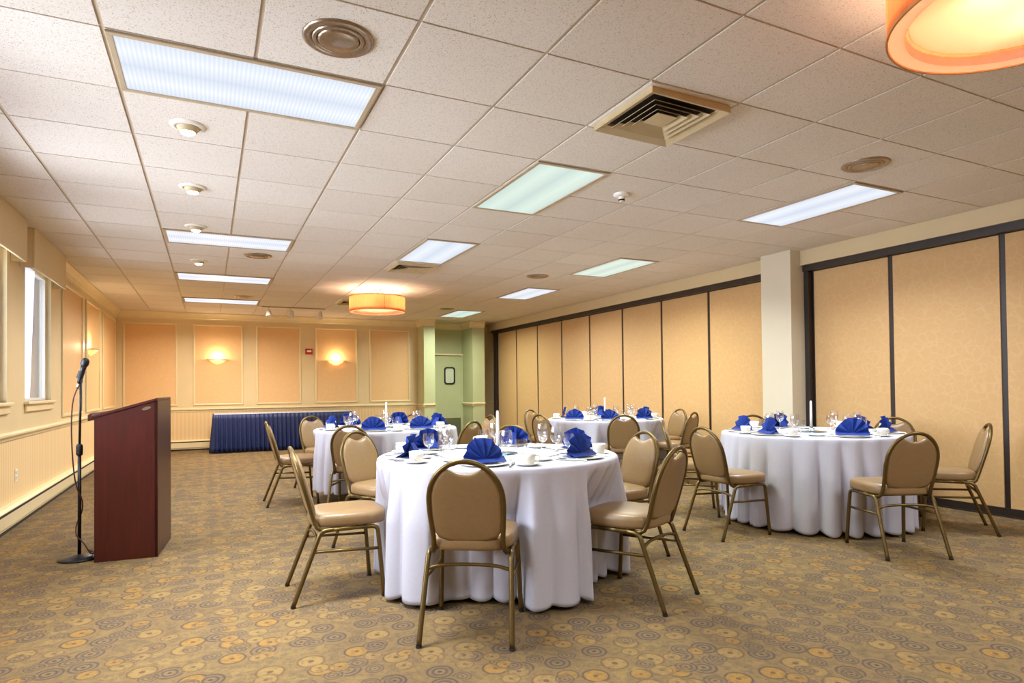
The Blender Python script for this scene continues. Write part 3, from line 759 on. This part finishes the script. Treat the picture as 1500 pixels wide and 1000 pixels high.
ME['gstem'] = mesh_of('water_goblet_stem', L([(.034, 0), (.034, .002), (.012, .006), (.006, .014), (.006, .036), (.010, .041)], 20), M['glass'])
def cutlery(kind):
    bm = bmesh.new()
    if kind == 'knife':
        tube(bm, [(0, -.11, .005), (0, -.05, .006), (0, 0, .006)], .0055, smooth=1, flat=.6)
        prism(bm, [(-.006, 0), (.008, 0), (.010, .05), (.007, .095), (0, .11), (-.006, .09)], .004, .0055, 'z')
    elif kind == 'fork':
        tube(bm, [(0, -.10, .006), (0, -.03, .008), (0, .035, .004)], .004, smooth=1)
        prism(bm, [(-.004, .03), (.004, .03), (.011, .05), (.011, .062), (-.011, .062), (-.011, .05)], .003, .006, 'z')
        for k in range(4): box(bm, -.0105 + k*.0062, -.0075 + k*.0062, .060, .095, .004, .006)
    else:
        tube(bm, [(0, -.09, .006), (0, -.03, .008), (0, .03, .004)], .0035, smooth=1)
        ring = [(0 + .015*math.cos(a), .052 + .026*math.sin(a)) for a in [2*PI*i/16 for i in range(16)]]; prism(bm, ring, .003, .006, 'z')
    return bm
ME['knife'] = mesh_of('dinner_knife', cutlery('knife'), M['silver'], False); ME['fork'] = mesh_of('dinner_fork', cutlery('fork'), M['silver'], False); ME['spoon'] = mesh_of('teaspoon', cutlery('spoon'), M['silver'], False)
NAPS = [mesh_of('fan_napkin', napkin_bm(k), M['napkin'], False) for k in range(5)]
ME['candle'] = mesh_of('taper_candle', L([(0, 0), (.011, 0), (.0105, .12), (.009, .235), (.006, .243), (0, .245)], 16), M['wax'])
def put(name, me, loc, rz, label=None, cat=None, group=None, parent=None):
    o = bpy.data.objects.new(name, me); col.objects.link(o); o.location = loc; o.rotation_euler = (0, 0, rz)
    if parent: o.parent = parent
    if label: tag(o, label, cat, group)
    return o
SE = {
 'front': [(212, 'near'), (147, 'near-right'), (92, 'right'), (36, 'far'), (328, 'far-left'), (273, 'left')],
 'right-hand': [(201, 'near-right'), (140, 'right'), (97, 'far-right'), (22, 'far-left'), (307, 'left'), (266, 'near-left')],
 'back left': [(207, 'near'), (157, 'near-right'), (97, 'right'), (28, 'far'), (330, 'far-left'), (278, 'left')],
 'back right': [(208, 'near'), (157, 'near-right'), (107, 'right'), (30, 'far'), (321, 'left'), (255, 'near-left')],
}
nk = 0
for tb, lst in SE.items():
    X, Y = TB[tb][:2]; Z = TZ + .0015
    for a, sn in lst:
        w = 'at the %s seat of the %s table' % (sn, tb)
        def pos(r, da=0, side=0):
            ux, uy = az2(a+da); px, py = -az2(a)[1], az2(a)[0]   # px: to the diner's right
            return (X + ux*r + px*side, Y + uy*r + py*side, Z)
        rz = -math.radians(a) + PI       # local +y looks from the diner to the table centre
        put('dinner_plate', ME['plate'], pos(.585), 0, 'round white dinner plate under the napkin ' + w, 'plate', 'dinner plates')
        p = pos(.585); nk += 1
        put('fan_napkin', NAPS[nk % 5], (p[0], p[1], Z + .0105), rz + math.radians(random.choice((-1, 1))*random.uniform(8, 38)), 'royal blue fan-folded napkin standing ' + w, 'napkin', 'blue fan napkins')
        if (tb, sn) != ('front', 'right'):
            q = pos(.60, 0, .245)
            put('saucer', ME['saucer'], q, 0, 'small white saucer under the coffee cup ' + w, 'saucer', 'saucers')
            c = thing('coffee_cup', 'white china coffee cup on its saucer ' + w, 'cup', (q[0], q[1], Z+.0045), rz + random.uniform(-1, 1), 'coffee cups')
            put('cup_body', ME['cup'], (0, 0, 0), 0, parent=c); put('handle', ME['handle'], (0, 0, 0), 0, parent=c)
        q = pos(.37, 0, .10); c = thing('wine_glass', 'stemmed wine glass, empty, ' + w, 'glass', q, 0, 'wine glasses')
        put('bowl', ME['wbowl'], (0, 0, 0), 0, parent=c); put('stem', ME['wstem'], (0, 0, 0), 0, parent=c)
        q = pos(.42, 0, .19); c = thing('water_goblet', 'short footed water goblet, empty, ' + w, 'glass', q, 0, 'water goblets')
        put('bowl', ME['gbowl'], (0, 0, 0), 0, parent=c); put('stem', ME['gstem'], (0, 0, 0), 0, parent=c)
        put('bread_plate', ME['bread'], pos(.42, 0, -.20), 0, 'small white bread plate ' + w, 'plate', 'bread plates')
        put('dinner_knife', ME['knife'], pos(.60, 0, .155), rz, 'steel dinner knife beside the plate ' + w, 'knife', 'dinner knives')
        put('dinner_fork', ME['fork'], pos(.60, 0, -.160), rz, 'steel dinner fork beside the plate ' + w, 'fork', 'dinner forks')
        put('teaspoon', ME['spoon'], pos(.40, 0, 0), rz + PI/2, 'steel teaspoon above the plate ' + w, 'spoon', 'teaspoons')
    put('mirror_centrepiece', mesh_of('mirror_centrepiece', L([(0, .004), (.128, .004), (.13, .002), (.13, 0), (0, 0)], 40), M['mirror']), (X, Y, Z), 0, 'round mirror tile under the candle on the %s table' % tb, 'mirror', 'candle mirrors')
    put('candle_holder', mesh_of('candle_holder', L([(0, .003), (.030, .003), (.034, .010), (.022, .022), (.014, .030), (.016, .052), (.013, .052), (.012, .030), (0, .028)], 24), M['glass']), (X, Y, Z+.0045), 0, 'clear glass candle holder at the centre of the %s table' % tb, 'candle holder', 'glass candle holders')
    put('taper_candle', ME['candle'], (X, Y, Z+.033), 0, 'tall white taper candle at the centre of the %s table' % tb, 'candle', 'white taper candles')

# ------------------------------------------------------------------ skirted table at the back wall
bx0, bx1, by0, by1, bz = .08, 2.62, 12.98, 13.76, .725
t = thing('banquet_table', 'long folding table hidden under the blue skirt at the back wall', 'table', ((bx0+bx1)/2, (by0+by1)/2, 0))
hx, hy = (bx1-bx0)/2, (by1-by0)/2
obj('tabletop', B(-hx+.012, hx-.012, -hy+.012, hy-.012, bz-.025, bz-.003), M['wood_edge'], parent=t)
for sx, sy in ((-1,-1),(1,-1),(1,1),(-1,1)): obj('leg', T([(sx*(hx-.2), sy*(hy-.1), 0), (sx*(hx-.2), sy*(hy-.1), bz-.02)], .014, smooth=0), M['black'], parent=t)
bm = bmesh.new(); box(bm, bx0, bx1, by0, by1, bz, bz+.006); box(bm, bx0-.002, bx1+.002, by0-.003, by0, bz-.02, bz+.006)
tag(obj('table_topper', bm, M['cloth'], bevel=.002), 'white cloth laid flat on top of the blue skirted table', 'tablecloth')
bm = bmesh.new(); path = []
def seg(p0, p1, nn):
    for i in range(nn): path.append((p0[0] + (p1[0]-p0[0])*i/nn, p0[1] + (p1[1]-p0[1])*i/nn))
seg((bx0-.006, by1), (bx0-.006, by0-.008), 120); seg((bx0-.006, by0-.008), (bx1+.006, by0-.008), 400); seg((bx1+.006, by0-.008), (bx1+.006, by1), 121)
G = []
for k in range(9):
    f = k/8; row = []
    for i, (px, py) in enumerate(path):
        j0, j1 = max(i-1, 0), min(i+1, len(path)-1); tx, ty = path[j1][0]-path[j0][0], path[j1][1]-path[j0][1]; ln = math.hypot(tx, ty); nx, ny = ty/ln, -tx/ln
        w = math.sin(i*.50) + .3*math.sin(i*.17); am = (.006 + .022*f)
        nx, ny = (-1, 0) if i < 120 else ((0, -1) if i < 520 else (1, 0))
        o_ = am*(w+1) + .02*f
        row.append(bm.verts.new((px + nx*o_, py + ny*o_, bz+.004 - f*(bz-.006))))
    G.append(row)
for A, C_ in zip(G, G[1:]):
    for i in range(len(path)-1): bm.faces.new((A[i], A[i+1], C_[i+1], C_[i]))
tag(obj('table_skirt', bm, M['navy'], smooth=True, solid=.002), 'pleated navy blue skirt around the long table at the back wall', 'table skirt')

# ------------------------------------------------------------------ lectern
t = thing('lectern', 'dark mahogany lectern with sloping top standing beside the microphone stand', 'lectern', (-.53, 5.17, 0), math.radians(-5))
z = lambda x: 1.005 + (x+.195)/.39*.115
obj('side_panel', prism(bmesh.new(), [(-.195, 0), (.195, 0), (.195, z(.195)), (-.195, z(-.195))], 0, .022, 'y'), M['wood'], parent=t, bevel=.002)
obj('side_panel', prism(bmesh.new(), [(-.195, 0), (.195, 0), (.195, z(.195)), (-.195, z(-.195))], .578, .600, 'y'), M['wood'], parent=t, bevel=.002)
obj('front_panel', B(.173, .197, .0, .60, .0, z(.19)), M['wood_edge'], parent=t, bevel=.003)
obj('shelf', B(-.18, .173, .022, .578, .55, .57), M['wood'], parent=t)
obj('base_board', B(-.19, .173, .022, .578, 0, .04), M['wood'], parent=t)
obj('sloping_top', prism(bmesh.new(), [(-.215, z(-.215)), (.195, z(.195)), (.195, z(.195)+.02), (-.215, z(-.215)+.02)], -.008, .608, 'y'), M['wood'], parent=t, bevel=.003)
obj('book_ledge', prism(bmesh.new(), [(-.232, z(-.232)-.012), (-.207, z(-.207)-.006), (-.207, z(-.207)+.040), (-.232, z(-.232)+.034)], -.008, .608, 'y'), M['wood'], parent=t, bevel=.004)
bm = L([(0, 0), (.030, 0), (.030, .002), (0, .002)], 24)
for v in bm.verts: v.co.y *= .35
bmesh.ops.transform(bm, matrix=Matrix.Translation((.125, 0, 1.065)) @ Matrix.Rotation(-math.radians(16), 4, 'Y') @ Matrix.Rotation(PI/2, 4, 'X'), verts=bm.verts)
o = obj('oval_mark', bm, M['silver'], parent=t); o['label'] = 'small oval silver mark'  # small flat silver oval on the near side panel
# ------------------------------------------------------------------ microphone stand and microphone
mx, my = -.835, 5.36
t = thing('microphone_stand', 'black round-base microphone stand left of the lectern', 'microphone stand', (mx, my, 0))
obj('base', L([(0, 0), (.125, 0), (.130, .006), (.125, .014), (.05, .026), (.022, .036), (0, .036)], 48), M['black'], parent=t, smooth=True)
obj('pole', T([(0, 0, .03), (0, 0, .78)], .0115, n=14, smooth=0), M['black'], parent=t, smooth=True)
obj('inner_pole', T([(0, 0, .78), (.008, 0, 1.275)], .0080, n=12, smooth=0), M['black'], parent=t, smooth=True)
obj('clutch', L([(0, .735), (.017, .735), (.021, .745), (.021, .80), (.016, .815), (0, .815)], 20), M['rubber'], parent=t, smooth=True)
bm = bmesh.new(); box(bm, -.010, .018, -.010, .010, 1.255, 1.30); tube(bm, [(.000, 0, 1.285), (.014, 0, 1.335)], .021, n=14, smooth=0)
obj('mic_clip', bm, M['rubber'], parent=t)
ax = Vector((.30, 0, 1)).normalized()
t = thing('microphone', 'black handheld microphone clipped on top of the stand', 'microphone', (mx - .004, my, 1.25))
rot = Matrix.Rotation(math.radians(14), 4, 'Y')
for nm, prof, m in (('body', [(0, 0), (.010, .0), (.013, .01), (.0165, .10), (.020, .125), (0, .125)], 'black'), ('grille', [(.020, .125), (.0255, .135), (.0265, .150), (.025, .168), (.015, .183), (0, .187)], 'mesh'), ('connector', [(0, -.045), (.008, -.045), (.009, 0), (0, 0)], 'silver')):
    bm = L(prof, 20); bmesh.ops.transform(bm, matrix=rot, verts=bm.verts); obj(nm, bm, M[m], parent=t, smooth=True)
cab = [(mx-.016, my, 1.205), (mx-.040, my-.01, 1.13), (mx-.048, my-.01, .95), (mx-.040, my-.012, .72), (mx-.02, my-.024, .52), (mx+.022, my-.016, .42), (mx+.014, my+.026, .33), (mx-.024, my+.014, .24), (mx-.018, my-.026, .17), (mx+.030, my-.030, .12), (mx+.075, my-.06, .035), (mx+.085, my+.03, .030), (mx+.075, my+.14, .008), (mx+.03, my+.24, .006)]
tag(obj('microphone_cable', T(cab, .0045, smooth=3), M['cable'], smooth=True), 'thin dark red cable hanging down the microphone stand to the carpet', 'cable')

# ------------------------------------------------------------------ light from outside
w = bpy.data.worlds.new('World'); sc.world = w; w.use_nodes = True
bg = w.node_tree.nodes['Background']
sky = w.node_tree.nodes.new('ShaderNodeTexSky'); sky.sky_type = 'HOSEK_WILKIE' if False else 'NISHITA'; sky.sun_disc = False; sky.sun_elevation = math.radians(35); sky.sun_rotation = math.radians(120); sky.air_density = 2; sky.dust_density = 4
mixw = w.node_tree.nodes.new('ShaderNodeMix'); mixw.data_type = 'RGBA'; mixw.inputs[0].default_value = .995; mixw.inputs[7].default_value = (.80, .86, 1, 1)
w.node_tree.links.new(sky.outputs[0], mixw.inputs[6]); w.node_tree.links.new(mixw.outputs[2], bg.inputs[0]); bg.inputs[1].default_value = .72
for k, (a, b) in enumerate(wins):
    l = bpy.data.lights.new('daylight', 'AREA'); l.shape = 'RECTANGLE'; l.size = 1.3; l.size_y = 1.0; l.energy = (20, 40, 95, 95)[k]; l.color = (.80, .88, 1); l.spread = math.radians(138)
    o = bpy.data.objects.new('daylight', l); col.objects.link(o); o.location = (XL-.24, (a+b)/2, 1.75); o.rotation_euler = (0, -PI/2, 0)
# ------------------------------------------------------------------ camera
yaw, pit, rol, f = .4520, .0157, -.0104, 913.3
cy, sn = math.cos(yaw), math.sin(yaw)
F0 = Vector((sn, cy, 0)); Rt = Vector((cy, -sn, 0)); U0 = Vector((0, 0, 1))
F = F0*math.cos(pit) + U0*math.sin(pit); Up = -F0*math.sin(pit) + U0*math.cos(pit)
r = Rt*math.cos(rol) + Up*math.sin(rol); u = -Rt*math.sin(rol) + Up*math.cos(rol)
cam = bpy.data.cameras.new('camera'); co = bpy.data.objects.new('camera', cam); col.objects.link(co)
mt = Matrix((( r.x, u.x, -F.x, 0), (r.y, u.y, -F.y, 0), (r.z, u.z, -F.z, 1.19), (0, 0, 0, 1))); co.matrix_world = mt
cam.sensor_width = 36; cam.lens = f/1500*36; cam.shift_y = 52.4/1500; cam.clip_start = .05; cam.clip_end = 200
sc.camera = co
sc.view_settings.view_transform = 'Standard'; sc.view_settings.look = 'None'; sc.view_settings.gamma = 1; sc.view_settings.use_curve_mapping = False
sc.view_settings.exposure = .18
sc.cycles.use_denoising = True
sc.cycles.max_bounces = 10; sc.cycles.diffuse_bounces = 6; sc.cycles.transparent_max_bounces = 24; sc.cycles.sample_clamp_indirect = 6; sc.cycles.caustics_reflective = False; sc.cycles.caustics_refractive = False
